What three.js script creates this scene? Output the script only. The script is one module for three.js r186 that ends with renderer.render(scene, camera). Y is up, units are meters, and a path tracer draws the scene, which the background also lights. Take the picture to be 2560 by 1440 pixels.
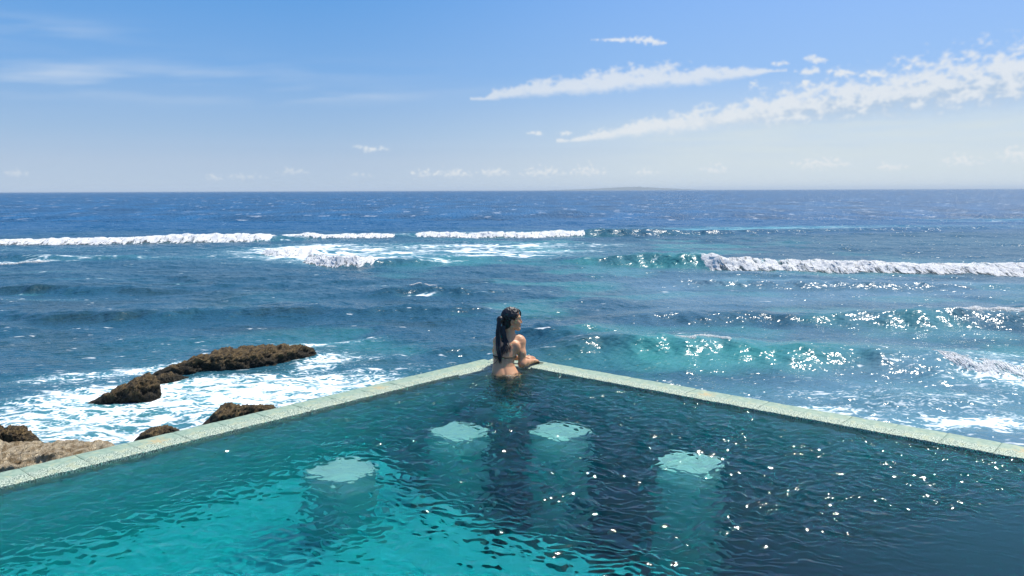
import * as THREE from 'three';
import { mergeGeometries, toCreasedNormals } from 'three/addons/utils/BufferGeometryUtils.js';
import { createNoise2D, createNoise3D } from 'simplex-noise';

// ---------- camera, sky, sun, exposure ----------
const D2R = Math.PI / 180;
const scene = new THREE.Scene();
const camera = new THREE.PerspectiveCamera(39.68, 16 / 9, 0.1, 160000);
camera.position.set(0, 10, 0);
camera.rotation.order = 'YXZ';
camera.rotation.set(-6.97 * D2R, 0, -0.2 * D2R);

const renderer = new THREE.WebGLRenderer({ antialias: true });
renderer.toneMapping = THREE.LinearToneMapping;
renderer.toneMappingExposure = 1.15;
renderer.shadowMap.enabled = true;

const SUN_AZ = 51, SUN_EL = 62;   // degrees right of the view over the sea, degrees above the horizon
const sunDir = new THREE.Vector3(Math.cos(SUN_EL * D2R) * Math.sin(SUN_AZ * D2R), Math.sin(SUN_EL * D2R), -Math.cos(SUN_EL * D2R) * Math.cos(SUN_AZ * D2R));
const sun = new THREE.DirectionalLight(new THREE.Color().setRGB(1, 0.95, 0.87), 5);
sun.position.copy(sunDir).multiplyScalar(200);
sun.target.position.set(0, 0, -60);
sun.position.add(sun.target.position);
sun.castShadow = true;
sun.shadow.radius = 1;
Object.assign(sun.shadow.camera, { left: -150, right: 150, top: 150, bottom: -150, near: 1, far: 600 });
scene.add(sun, sun.target);

// ---------- numbers ----------
function rng(seed) { let s = seed | 0; return () => { s = (s + 0x6d2b79f5) | 0; let t = Math.imul(s ^ (s >>> 15), 1 | s); t = (t + Math.imul(t ^ (t >>> 7), 61 | t)) ^ t; return ((t ^ (t >>> 14)) >>> 0) / 4294967296; }; }
const n2a = createNoise2D(rng(11)), n2b = createNoise2D(rng(23)), n3 = createNoise3D(rng(37));
const clamp = (x, a = 0, b = 1) => Math.min(b, Math.max(a, x));
const sst = (a, b, x) => { const t = clamp((x - a) / (b - a)); return t * t * (3 - 2 * t); };
const lerp = (a, b, t) => a + (b - a) * t;
const mix3 = (a, b, t) => [a[0] + (b[0] - a[0]) * t, a[1] + (b[1] - a[1]) * t, a[2] + (b[2] - a[2]) * t];
const fbm2 = (n, x, y, o = 4) => { let s = 0, a = 0.5; for (let i = 0; i < o; i++) { s += a * n(x, y); x = x * 2.03 + 7.1; y = y * 2.03 - 3.7; a *= 0.5; } return s; };
const fbm3 = (x, y, z, o = 4) => { let s = 0, a = 0.5; for (let i = 0; i < o; i++) { s += a * n3(x, y, z); x = x * 2.03 + 7.1; y = y * 2.03 - 3.7; z = z * 2.03 + 1.3; a *= 0.5; } return s; };
const toLin = (c) => (c <= 0.04045 ? c / 12.92 : ((c + 0.055) / 1.055) ** 2.4);
const toS = (c) => (c <= 0.0031308 ? c * 12.92 : 1.055 * c ** (1 / 2.4) - 0.055);
const px = (r, g, b) => [toLin(r / 255), toLin(g / 255), toLin(b / 255)];
const ptLine = (pts, t) => { // piecewise linear through [t, v...] rows
  if (t <= pts[0][0]) return pts[0].slice(1);
  for (let i = 1; i < pts.length; i++) if (t <= pts[i][0]) { const k = (t - pts[i - 1][0]) / (pts[i][0] - pts[i - 1][0]); return pts[i].slice(1).map((v, j) => lerp(pts[i - 1][j + 1], v, k)); }
  return pts[pts.length - 1].slice(1);
};

// ---------- sky: clear air, a bank of cumulus to the right, cirrus to the left ----------
const airAway = [[0, ...px(186, 204, 223)], [2, ...px(178, 199, 223)], [4, ...px(158, 190, 224)], [8, ...px(122, 173, 228)], [13, ...px(93, 158, 225)], [30, ...px(74, 136, 210)], [90, ...px(52, 104, 186)]];
const airNear = [[0, ...px(216, 227, 233)], [2, ...px(212, 225, 234)], [4, ...px(194, 216, 237)], [8, ...px(148, 191, 243)], [13, ...px(132, 181, 246)], [30, ...px(128, 182, 240)], [90, ...px(52, 104, 186)]];
const band = (rows) => rows;
const bankA = band([[-1.9, 6.35, 0.1], [-1.2, 6.55, 0.42], [1.4, 6.95, 0.62], [4, 7.1, 0.7], [6.2, 7.3, 0.85], [9, 7.55, 0.95], [11.5, 7.6, 0.8], [14.3, 7.6, 0.6], [16, 7.7, 0.45], [17.6, 7.8, 0.1]]);
const bankB = band([[4.2, 3.45, 0.12], [6, 3.75, 0.4], [8, 4.05, 0.55], [11, 4.4, 0.75], [14, 4.75, 0.85], [18.2, 5.15, 1.35], [22, 5.5, 1.55], [26.6, 5.95, 1.9], [32, 6.3, 2.2], [38, 6.8, 1.8], [46, 7.2, 1.2], [52, 7.3, 0.1]]);
const wisp = band([[5.6, 10.22, 0.05], [7, 10.2, 0.12], [8.6, 10.18, 0.24], [9.6, 10.05, 0.36], [10.5, 9.9, 0.14]]);
const puffs = [[20.5, 8.42, 0.95, 0.28], [20.2, 7.62, 1.4, 0.3], [22.2, 7.45, 1, 0.25], [23.6, 7.22, 1.2, 0.32], [16.5, 7.05, 0.5, 0.22], [25.7, 7.5, 0.9, 0.2], [18.2, 8.25, 0.7, 0.15], [19.8, 7.0, 0.35, 0.2], [28.7, 7.85, 0.4, 0.15], [1.8, 3.95, 0.9, 0.14], [3.6, 4.0, 0.7, 0.2], [-9.8, 2.95, 1.3, 0.25]];
const lowPuffs = [[-6.2, 1.15, 1.1, 0.36], [-4.1, 1.15, 1.5, 0.42], [-1.2, 1.2, 1.3, 0.4], [2.2, 1.2, 1.8, 0.42], [5.4, 1.25, 1.5, 0.45], [9.5, 1.2, 1.1, 0.3], [14.2, 1.35, 1.2, 0.35], [20.9, 1.6, 2.0, 0.5], [25.2, 1.35, 1, 0.3], [29.2, 1.65, 1.4, 0.45], [32.2, 1.95, 1.4, 0.6], [-15.2, 1.3, 1.1, 0.32], [-18.6, 0.95, 1.6, 0.25], [-20.4, 0.9, 0.6, 0.25], [-31.6, 1.1, 0.7, 0.3], [40, 1.6, 2.4, 0.6], [-41, 1.2, 2.2, 0.4], [-10.5, 1.05, 0.8, 0.2]];
function skyAt(az, el) {
  const toSun = 0.5 + 0.5 * Math.cos((az - 46) * D2R);
  const s = sst(0.74, 0.985, toSun);
  let c = mix3(ptLine(airAway, el), ptLine(airNear, el), s);
  if (el > 3) {      // the glow of the air round the sun
    const cs = Math.sin(el * D2R) * sunDir.y + Math.cos(el * D2R) * Math.cos(SUN_EL * D2R) * Math.cos((az - SUN_AZ) * D2R), ang = Math.acos(clamp(cs, -1, 1)) / D2R;
    c = mix3(c, [2.2, 2.15, 2.05], 0.75 * Math.exp(-ang / 15));
  }
  if (el > 14 || Math.abs(az) > 65) return c;
  const veil = sst(0.3, 1.4, el) * (1 - sst(3.6, 5.6, el)) * sst(2, 17, az) * (1 - sst(55, 80, az)) * (0.5 + 0.45 * fbm2(n2a, az * 0.1 + 3, el * 1.1, 4));
  c = mix3(c, px(214, 226, 231), clamp(veil * 1.2) * 0.9);
  if (az < 8) {           // thin streaks of cirrus
    const w = fbm2(n2b, az * 0.07 + el * 0.02, el * 0.75 - az * 0.04, 5);
    const here = Math.exp(-(((el - 7 - (az + 28) * 0.05) / 1.0) ** 2)) * Math.exp(-(((az + 30) / 15) ** 2)) + 0.7 * Math.exp(-(((el - 9.7) / 0.7) ** 2)) * Math.exp(-(((az + 31) / 6) ** 2)) + 0.6 * Math.exp(-(((el - 6.3 - (az + 14) * 0.04) / 0.5) ** 2)) * Math.exp(-(((az + 14) / 9) ** 2));
    c = mix3(c, px(196, 214, 236), clamp(here * (0.32 + 1.1 * w)) * 0.75);
  }
  const rough = fbm2(n2a, az * 0.55 + 20, el * 1.0, 6), fine = fbm2(n2b, az * 2.1, el * 2.9 + 40, 4);
  const bright = [0.86, 0.88, 0.89];
  for (const [rows, lo, shadeK] of [[bankA, -1.9, 0.25], [bankB, 4.2, 1]]) {
    const [ce, th] = ptLine(rows, az);
    if (az < lo - 1 || az > rows[rows.length - 1][0] + 1) continue;
    const v = (el - ce) / th, prof = v > 0 ? 1 - v * 0.95 : 1 + v * 1.25;   // flatter below
    const up = sst(-0.5, 0.3, v), d = prof + (rough * 0.85 + fine * 0.4) * lerp(0.45, 1, up) + 0.12, a = sst(-0.05, lerp(1.0, 0.8, up), d);
    if (a > 0) {
      const under = clamp(sst(0.35, -0.75, v + rough * 1.1 + fine * 0.5) * shadeK * sst(8, 24, az) + 0.1 * shadeK);
      let cc = mix3(bright, px(180, 201, 224), under);
      cc = mix3(cc, c, 0.18 * (1 - shadeK) + 0.12);
      c = mix3(c, cc, a * (0.93 - 0.1 * (1 - sst(-1, 6, az))));
    }
  }
  for (const [pa, pe, ra, re] of puffs) {
    if (Math.abs(az - pa) > ra * 1.8 || Math.abs(el - pe) > re * 2.5) continue;
    const d = 1 - ((az - pa) / ra) ** 2 * 0.8 - Math.abs(el - pe - (az - pa) * -0.05) / re * 0.8 + rough * 1.0 + fine * 0.7;
    c = mix3(c, [0.83, 0.86, 0.88], sst(0.25, 1.1, d) * 0.8);
  }
  const [we, wt] = ptLine(wisp, az);
  if (az > 5.5 && az < 10.7) c = mix3(c, [0.84, 0.87, 0.9], sst(0.1, 0.9, 1 - Math.abs(el - we) / wt + fine * 0.8 + rough * 0.3) * 0.85);
  for (const [pa, pe, ra, re] of lowPuffs) {
    if (Math.abs(az - pa) > ra * 1.5 || Math.abs(el - pe) > re * 2.2) continue;
    const v = (el - pe) / re, d = 1 - ((az - pa) / ra) ** 2 - (v > 0 ? v * 1.0 : -v * 1.5) + fine * 1.6 + fbm2(n2a, az * 1.9, el * 3.2, 3) * 1.2;
    c = mix3(c, [0.84, 0.86, 0.87], sst(0.15, 1.0, d) * (pa < -10 ? 0.45 : 0.8) * (0.55 + 0.45 * sst(-0.6, 0.6, v)));
  }
  return c;
}
{
  const W = 4096, H = 2048, data = new Float32Array(W * H * 4);
  for (let j = 0; j < H; j++) {
    const el = ((j + 0.5) / H - 0.5) * 180;
    let far = null;
    for (let i = 0; i < W; i++) {
      // equirectangular: u = atan2(z, x) / 2pi + 0.5
      const phi = ((i + 0.5) / W - 0.5) * 360, az = ((phi + 90 + 540) % 360) - 180;   // az 0 at -z, positive to +x
      const c = el < 0 ? [0.05, 0.11, 0.17] : skyAt(az, el), o = (j * W + i) * 4;
      data[o] = c[0] / 1.15; data[o + 1] = c[1] / 1.15; data[o + 2] = c[2] / 1.15; data[o + 3] = 1;
    }
  }
  const sky = new THREE.DataTexture(data, W, H, THREE.RGBAFormat, THREE.FloatType);
  sky.mapping = THREE.EquirectangularReflectionMapping;
  sky.magFilter = sky.minFilter = THREE.LinearFilter;
  sky.needsUpdate = true;
  scene.background = sky;
  scene.environment = sky;
}


// ---------- scene helpers ----------
const taken = new Map();
function numbered(name) { const n = taken.get(name) ?? 0; taken.set(name, n + 1); return n ? `${name}_${String(n).padStart(3, '0')}` : name; }
function tag(o, label, category, group, kind) {
  if (label) o.userData.label = label;
  if (category) o.userData.category = category;
  if (group) o.userData.group = group;
  if (kind) o.userData.kind = kind;
  return o;
}
function mesh(name, geo, mat, parent = scene) {
  const m = new THREE.Mesh(geo, mat);
  m.name = parent === scene ? numbered(name) : name;
  m.castShadow = m.receiveShadow = true;
  parent.add(m);
  return m;
}
function thing(name, x = 0, y = 0, z = 0) { const g = new THREE.Group(); g.name = numbered(name); g.position.set(x, y, z); scene.add(g); return g; }
function dataTex(w, h, fn, { srgb = true, repeat = true, channel = 0 } = {}) {   // fn(u, v, out) -> linear rgb
  const data = new Uint8Array(w * h * 4), out = [0, 0, 0];
  for (let j = 0; j < h; j++) for (let i = 0; i < w; i++) {
    fn((i + 0.5) / w, (j + 0.5) / h, out);
    const o = (j * w + i) * 4;
    for (let c = 0; c < 3; c++) data[o + c] = Math.round(255 * clamp(srgb ? toS(clamp(out[c])) : out[c]));
    data[o + 3] = 255;
  }
  const t = new THREE.DataTexture(data, w, h, THREE.RGBAFormat);
  t.magFilter = THREE.LinearFilter; t.minFilter = THREE.LinearFilter;
  t.wrapS = t.wrapT = repeat ? THREE.RepeatWrapping : THREE.ClampToEdgeWrapping;
  if (srgb) t.colorSpace = THREE.SRGBColorSpace;
  t.channel = channel;
  t.needsUpdate = true;
  return t;
}
const std = (o) => new THREE.MeshPhysicalMaterial(o);
function gridGeo(nu, nv, at, uvAt) {      // at(i, j) -> [x, y, z]; normals computed
  const p = new Float32Array(nu * nv * 3), uv = new Float32Array(nu * nv * 2), idx = new Uint32Array((nu - 1) * (nv - 1) * 6);
  for (let j = 0, k = 0; j < nv; j++) for (let i = 0; i < nu; i++, k++) { const a = at(i, j); p[k * 3] = a[0]; p[k * 3 + 1] = a[1]; p[k * 3 + 2] = a[2]; const t = uvAt ? uvAt(a, i, j) : [a[0], a[2]]; uv[k * 2] = t[0]; uv[k * 2 + 1] = t[1]; }
  for (let j = 0, k = 0; j < nv - 1; j++) for (let i = 0; i < nu - 1; i++) { const a = j * nu + i, b = a + 1, c = a + nu, d = c + 1; idx[k++] = a; idx[k++] = b; idx[k++] = d; idx[k++] = a; idx[k++] = d; idx[k++] = c; }
  const g = new THREE.BufferGeometry();
  g.setAttribute('position', new THREE.BufferAttribute(p, 3));
  g.setAttribute('uv', new THREE.BufferAttribute(uv, 2));
  g.setIndex(new THREE.BufferAttribute(idx, 1));
  g.computeVertexNormals();
  return g;
}
// tileable wave spectrum: whole numbers of waves per tile
function waveTile(size, waves) {
  const f = new Float32Array(size * size);
  for (const [kx, ky, a, ph] of waves) for (let j = 0, k = 0; j < size; j++) for (let i = 0; i < size; i++, k++) f[k] += a * Math.sin(2 * Math.PI * (kx * i + ky * j) / size + ph);
  return f;
}
// ---------- sea ----------
// ridges of the swell: [x, z of the crest, height] along each crest; front = width of the shoreward face, back = of the seaward slope
const ridges = [
  { p: [[-118, -157, 0.4], [-97, -156, 0.6], [-79, -158, 0.6], [-66, -162, 0.8], [-52, -165, 0.8], [-40, -168, 0.5]], f: 2.6, b: 7 },
  { p: [[-50, -168, 0.2], [-38, -172, 0.7], [-25, -176, 0.7], [-21, -179, 0.6], [-2, -175, 0.6], [14, -179, 0.7], [18, -180, 1.4], [31, -180, 1.3], [42, -183, 0.7], [90, -196, 0.5], [131, -209, 0.4]], f: 2.6, b: 7 },
  { p: [[-44, -130, 0.3], [-37.6, -128, 0.6], [-31.7, -127.5, 0.6], [-29.8, -118, 0.7], [-22.7, -109, 0.7], [-17, -110, 0.8], [-8, -114, 0.5], [2, -120, 0.2]], f: 2.2, b: 6 },
  { p: [[4, -113, 0.2], [15, -110.5, 0.9], [20, -108.5, 1.35], [25, -107, 1.5], [28, -105, 0.7], [42.3, -101, 0.6], [50.7, -98, 0.5], [60, -96, 0.8], [80, -92, 0.4]], f: 2.0, b: 6 },
  { p: [[0, -51.5, 0.15], [5, -50.5, 0.65], [8.5, -49.5, 0.9], [12, -48.6, 1.0], [16, -47, 0.85], [20, -46.8, 0.75], [24, -45.5, 0.7], [27, -43.5, 0.55], [33, -41, 0.3]], f: 2.1, b: 4.2 },
  { p: [[5, -62, 0.2], [12.6, -61.5, 0.5], [21, -61, 0.5], [27, -60.5, 0.65], [31.5, -60, 1.05], [35, -60, 0.95], [40, -61, 0.7], [50, -63, 0.3]], f: 1.7, b: 3.6 },
  { p: [[-56, -82, 0.2], [-48, -81, 0.75], [-40, -80.5, 0.35], [-32, -80, 0.1]], f: 1.4, b: 3 },
  { p: [[-45, -65, 0.3], [-36, -63.5, 0.6], [-28, -64, 0.45], [-20, -66, 0.35], [-8, -66, 0.5], [0, -67, 0.25]], f: 1.5, b: 3.5 },
  { p: [[-16, -79, 0.2], [-9, -78.3, 0.7], [-6, -78.3, 0.6], [2, -78, 0.2]], f: 1.4, b: 3 },
  { p: [[-2, -56.5, 0.2], [2, -55.5, 0.6], [5, -55.3, 0.5], [9, -56, 0.2]], f: 1.3, b: 3 },
  { p: [[-85, -127, 0.3], [-70, -120, 0.6], [-55, -121, 0.3]], f: 2, b: 5 },
  { p: [[12, -86, 0.1], [22, -84, 0.5], [34, -82, 0.55], [46, -81, 0.4], [60, -80, 0.2]], f: 1.4, b: 3.5 },
];
const crestAt = (pts, x) => { for (let i = 1; i < pts.length; i++) if (x <= pts[i][0]) { const t = clamp((x - pts[i - 1][0]) / (pts[i][0] - pts[i - 1][0])); const u = t * t * (3 - 2 * t) * 0.5 + t * 0.5; return [lerp(pts[i - 1][1], pts[i][1], u), lerp(pts[i - 1][2], pts[i][2], u)]; } return null; };
const chop = [];
{
  const r = rng(5);
  for (let i = 0; i < 46; i++) {
    const L = 0.75 * Math.pow(17, i / 45), th = (r() - 0.5) * 2.3 + 0.15, k = 2 * Math.PI / L;   // metres; mostly rolling towards the shore
    chop.push([k * Math.sin(th), k * Math.cos(th), 0.0032 * Math.pow(L, 0.95) * (0.6 + 0.8 * r()), r() * 6.283, L]);
  }
}
function seaHeight(x, z, cell = 0.1) {
  const d = -z;
  let h = 0;
  const gust = 0.95 + 0.45 * n2a(x * 0.021, z * 0.03) + 0.25 * n2b(x * 0.07, z * 0.1);
  const wx = x + 0.9 * n2b(x * 0.13, z * 0.13), wz = z + 0.9 * n2a(x * 0.13 + 9, z * 0.13);
  for (const [kx, kz, a, ph, L] of chop) { if (L < cell * 3) continue; const s = Math.sin(kx * wx + kz * wz + ph); h += a * (s + 0.35 * s * s - 0.17); }
  h *= gust * (1 + 0.35 * sst(220, 500, d));
  h += 0.5 * sst(190, 320, d) * Math.sin(z * 0.11 + 1.6 * n2a(x * 0.006, z * 0.01)) * (0.5 + 0.5 * n2b(x * 0.004, z * 0.008));
  const jig = 0.7 * n2a(x * 0.19, 5) + 0.3 * n2b(x * 0.6, 2) + 0.25 * n2a(x * 0.45, z * 0.4);
  for (const { p, f, b } of ridges) {
    if (x < p[0][0] || x > p[p.length - 1][0]) continue;
    const [zc, h0] = crestAt(p, x), s = z - zc + jig, last = p[p.length - 1][0], hh = h0 * sst(p[0][0], p[0][0] + 4, x) * sst(last, last - 4, x);
    if (s > f * 3 || s < -b * 3) continue;
    h += hh * (1 + 0.12 * n2b(x * 0.4, z * 0.4)) * (s > 0 ? Math.exp(-((s / f) ** 2)) : Math.exp(-((s / b) ** 2))) - 0.18 * hh * Math.exp(-(((s - 2.1 * f) / f) ** 2));
  }
  return h;
}
// where foam floats on the water: [x, z, half length, half width, turn, amount]
const foamPatches = [
  [-16.2, -36.0, 7.8, 4.8, -0.35, 1.1], [-12.5, -40, 6, 3.4, -0.5, 0.95], [-20.5, -38.6, 3.4, 2.2, -0.5, 1.15], [-21.5, -34, 3.2, 1.8, -0.2, 0.5], [-17.5, -31.8, 4, 1.6, -0.2, 0.7], [-9, -38.5, 4.5, 3, -0.4, 0.7],
  [-19.3, -45.4, 7, 1.3, -0.62, 1.1], [-13.5, -51.2, 4.2, 0.7, -0.5, 1.0], [-11.3, -46.6, 1.2, 2.4, 0.3, 1.1], [-24.5, -42.5, 3, 1.6, -0.4, 0.4], [-17, -41.2, 3, 0.8, -0.25, 1.0], [-9, -47.5, 2.4, 1.6, -0.2, 0.5], [-20.6, -30.9, 1.3, 0.7, 0.2, 1.0], [-7, -43, 3, 2.6, -0.2, 0.3],
  [17, -34.2, 9, 2.6, 0.05, 0.62], [12, -39, 8, 2.2, 0, 0.25], [21, -37.8, 7, 1.6, 0.1, 0.55], [19.5, -33.3, 1.8, 0.7, 0, 0.9], [13.8, -35.6, 1.6, 0.6, 0, 0.8], [23, -33, 3, 1.4, 0, 0.5], [27, -41, 4, 2.2, 0.5, 1.2], [31, -46, 6, 3, 0.1, 0.8], [4, -34, 8, 3, 0, 0.22], [39, -62, 5, 2.4, 0, 0.8], [-30, -52, 14, 6, 0.1, 0.1], [14, -52, 10, 2, 0, 0.12],
  [-18, -140, 27, 15, -0.2, 0.75], [-30, -124, 9, 6, -0.4, 1.3], [-20, -115, 11, 5, -0.2, 1.2], [2, -130, 15, 6, -0.1, 0.8], [8, -146, 16, 6, 0, 0.7], [-38, -140, 8, 14, 0.55, 0.9], [-4, -121, 12, 3, -0.1, 0.7], [-9, -112, 6, 1.6, -0.1, 0.55],
  [-76, -113.5, 14, 2.6, -0.35, 1.0], [-62, -121, 14, 2.4, -0.1, 0.55], [-85, -140, 26, 7, 0, 0.32], [-70, -162, 34, 3.6, -0.1, 1.0], [-34, -174.5, 16, 2.2, -0.15, 0.8], [-2, -179, 20, 3.4, 0, 0.8],
  [46, -104, 22, 4.5, 0.2, 1.0], [60, -98, 12, 3.5, 0.2, 0.9], [52, -110, 20, 3, 0, 0.3], [60, -205, 60, 9, -0.1, 0.3], [40, -196, 30, 4, -0.1, 0.3], [110, -212, 40, 10, -0.1, 0.3], [90, -150, 40, 12, 0, 0.16], [150, -250, 26, 4, 0, 0.55],
  [-8.8, -76.2, 1.6, 0.6, 0, 1.1], [-48, -78.6, 1.4, 0.5, 0, 0.9], [-13, -83.8, 1.8, 0.35, 0, 0.8], [-58, -100, 7, 1.2, 0, 0.5], [-50, -92, 6, 0.7, 0, 0.5], [-36, -88, 3, 0.4, 0, 0.6], [-44, -74, 5, 0.8, 0, 0.4],
];
function foamDensity(x, z, patches = foamPatches) {
  let f = 0;
  for (const [cx, cz, rx, rz, a, amt] of patches) {
    const dx = x - cx, dz = z - cz;
    if (dx * dx + dz * dz > 6.3 * Math.max(rx, rz) ** 2) continue;
    const c = Math.cos(a), s = Math.sin(a), u = (dx * c + dz * s) / rx, v = (-dx * s + dz * c) / rz;
    f += amt * Math.exp(-(u * u + v * v));
  }
  return f;
}
const ridged = (n, x, y) => 1 - Math.abs(n(x, y)) * 2.1;
function lace(x, z, far) {                   // the net of bubbles that a breaking wave leaves
  const s = far ? 0.34 : 1.55;
  const wx = x * s + 0.55 * n2a(x * s * 0.5, z * s * 0.5) + 0.2 * n2b(x * s * 1.7, z * s * 1.7), wz = z * s + 0.55 * n2b(x * s * 0.5 + 4, z * s * 0.5);
  const a = ridged(n2a, wx * 0.55, wz * 0.85), b = ridged(n2b, wx * 1.15 + 3, wz * 1.7), c = ridged(n2a, wx * 2.6, wz * 3.6);
  return 0.5 * a + 0.36 * b + 0.16 * c + 0.16 * n2b(x * s * 0.25, z * s * 0.3);
}
const WATER_DEEP = [0.003, 0.064, 0.155], WATER_LAGOON = [0.014, 0.068, 0.105], WATER_REEF = [0.016, 0.052, 0.066], WATER_SAND_AND_BACKLIT = [0.034, 0.21, 0.205], AERATED = [0.13, 0.42, 0.46], MILKY = [0.13, 0.24, 0.32];
function waterColour(x, z) {
  const d = -z, n = fbm2(n2a, x * 0.02, z * 0.035, 4), m = fbm2(n2b, x * 0.055 + 5, z * 0.11, 4);
  let c = mix3(WATER_LAGOON, WATER_DEEP, sst(165, 235, d + 30 * n));
  c = mix3(c, WATER_REEF, clamp(sst(0.0, 0.4, m + 0.25 * sst(-10, -45, x) - 0.1) * (1 - sst(70, 130, d)) * 0.8));
  c = mix3(c, WATER_SAND_AND_BACKLIT, clamp((0.55 * sst(-0.05, 0.35, fbm2(n2b, x * 0.04 - 9, z * 0.06, 3)) * sst(-34, 0, x) * (1 - sst(35, 70, x)) + 0.75 * Math.exp(-(((x - 20) / 9) ** 2) - ((z + 106) / 5) ** 2) + 0.9 * Math.exp(-(((x - 14) / 11) ** 2) - ((z + 47) / 3.0) ** 2)) * (1 - sst(150, 190, d))));  // sandy shallows by noise; the two wave-face spots paint in light shining through
  const air = 1.7 * Math.exp(-(((x - 55 - 25 * n) / 42) ** 2) - ((z + 203 + (x - 55) * 0.24) / 9) ** 2) + 0.6 * Math.exp(-(((x + 15) / 26) ** 2) - ((z + 122) / 8) ** 2) + 0.7 * Math.exp(-(((x - 160) / 24) ** 2) - ((z + 262) / 7) ** 2);
  c = mix3(c, MILKY, clamp(sst(2, 18, x) * (1 - sst(75, 130, d)) * (0.3 + 0.5 * n + 0.4 * m)));      // fine bubbles left by the waves that broke here
  return mix3(c, AERATED, clamp(air * (0.55 + 0.9 * m)) * 0.55);
}
const FOAM = [0.82, 0.84, 0.84];
function seaTexture(w, h, x0, x1, z0, z1, far) {
  const rough = new Uint8Array(w * h * 4), mine = foamPatches.filter(([, cz, rx, rz]) => cz + 2.6 * Math.max(rx, rz) > z0 && cz - 2.6 * Math.max(rx, rz) < z1);
  const map = dataTex(w, h, (u, v, out) => {
    const x = lerp(x0, x1, u), z = lerp(z0, z1, v);
    const den = foamDensity(x, z, mine);
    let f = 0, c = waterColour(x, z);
    if (den > 0.03) {
      const l0 = lace(x * (far ? 0.6 : 1), z, far), l = l0, full = far ? den : Math.min(den, 0.92 + 0.1 * den), thr = 0.92 - full * (far ? 0.85 : 0.72);
      f = sst(thr, thr + 0.28, l) * (0.55 + 0.45 * sst(0.2, 0.9, den));
      if (!far) f = Math.max(f, 0.85 * sst(0.12, 0.55, 1.3 * fbm2(n2b, x * 0.42 + 6, z * 0.85, 5) + 0.46 * den - 0.5));      // thick wash
      c = mix3(c, AERATED, clamp(den * 0.55) * 0.5);                    // bubbles carried under the surface
    }
    const cap = fbm2(n2b, x * 0.16 + 31, z * 0.5 + 8, 3);                // odd flecks of white off the tops of the chop
    f = Math.max(f, sst(0.6, 0.74, cap + 0.12 * n2a(x * 1.9, z * 2.8)) * 0.75);
    c = mix3(c, FOAM, f);
    out[0] = c[0]; out[1] = c[1]; out[2] = c[2];
    const i = clamp(Math.floor(u * w), 0, w - 1), j = clamp(Math.floor(v * h), 0, h - 1), o = (j * w + i) * 4;
    rough[o] = rough[o + 1] = rough[o + 2] = Math.round(255 * lerp(far ? 0.25 : 0.2, 0.85, f)); rough[o + 3] = 255;
  }, { repeat: false });
  const r = new THREE.DataTexture(rough, w, h, THREE.RGBAFormat);
  r.magFilter = r.minFilter = THREE.LinearFilter; r.wrapS = r.wrapT = THREE.ClampToEdgeWrapping; r.needsUpdate = true;
  return [map, r];
}
// fine ripples: a bump tile of 11 m and a normal tile of 37 m, both turned off the shore's own direction
const seaBump = (() => {
  const r = rng(71), waves = [];
  for (let i = 0; i < 60; i++) { const k = 12 * Math.pow(9, r()), th = (r() - 0.5) * 2.6; waves.push([Math.round(k * Math.sin(th)), Math.round(k * Math.cos(th)), 1 / Math.pow(k, 1.05), r() * 6.28]); }
  const S = 768, f = waveTile(S, waves); let lo = 1e9, hi = -1e9; for (const v of f) { lo = Math.min(lo, v); hi = Math.max(hi, v); }
  return dataTex(S, S, (u, v, o) => { const t = (f[Math.floor(v * S) * S + Math.floor(u * S)] - lo) / (hi - lo); o[0] = o[1] = o[2] = t; }, { srgb: false, channel: 1 });
})();
const seaNormal = (() => {
  const r = rng(91), waves = [];
  for (let i = 0; i < 70; i++) { const k = 9 * Math.pow(11, r()), th = (r() - 0.5) * 2.4; waves.push([Math.round(k * Math.sin(th)), Math.round(k * Math.cos(th)), 1 / k, r() * 6.28]); }
  const S = 768, gx = new Float32Array(S * S), gy = new Float32Array(S * S);
  for (const [kx, ky, a, ph] of waves) for (let j = 0, k = 0; j < S; j++) for (let i = 0; i < S; i++, k++) { const c = a * Math.cos(2 * Math.PI * (kx * i + ky * j) / S + ph); gx[k] += kx * c; gy[k] += ky * c; }
  let rms = 0; for (let k = 0; k < S * S; k++) rms += gx[k] ** 2 + gy[k] ** 2; rms = Math.sqrt(rms / (S * S));
  return dataTex(S, S, (u, v, o) => { const k = Math.floor(v * S) * S + Math.floor(u * S), q = 0.30 / rms, nx = -gx[k] * q, ny = -gy[k] * q, l = Math.hypot(nx, ny, 1); o[0] = nx / l * 0.5 + 0.5; o[1] = ny / l * 0.5 + 0.5; o[2] = 1 / l * 0.5 + 0.5; }, { srgb: false, channel: 1 });
})();
seaBump.repeat.set(1 / 11, 1 / 11);
seaNormal.repeat.set(1 / 37, 1 / 37); seaNormal.rotation = 0.5;
const seaMaterial = (o) => std({ ior: 1.33, metalness: 0, ...o });
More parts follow.
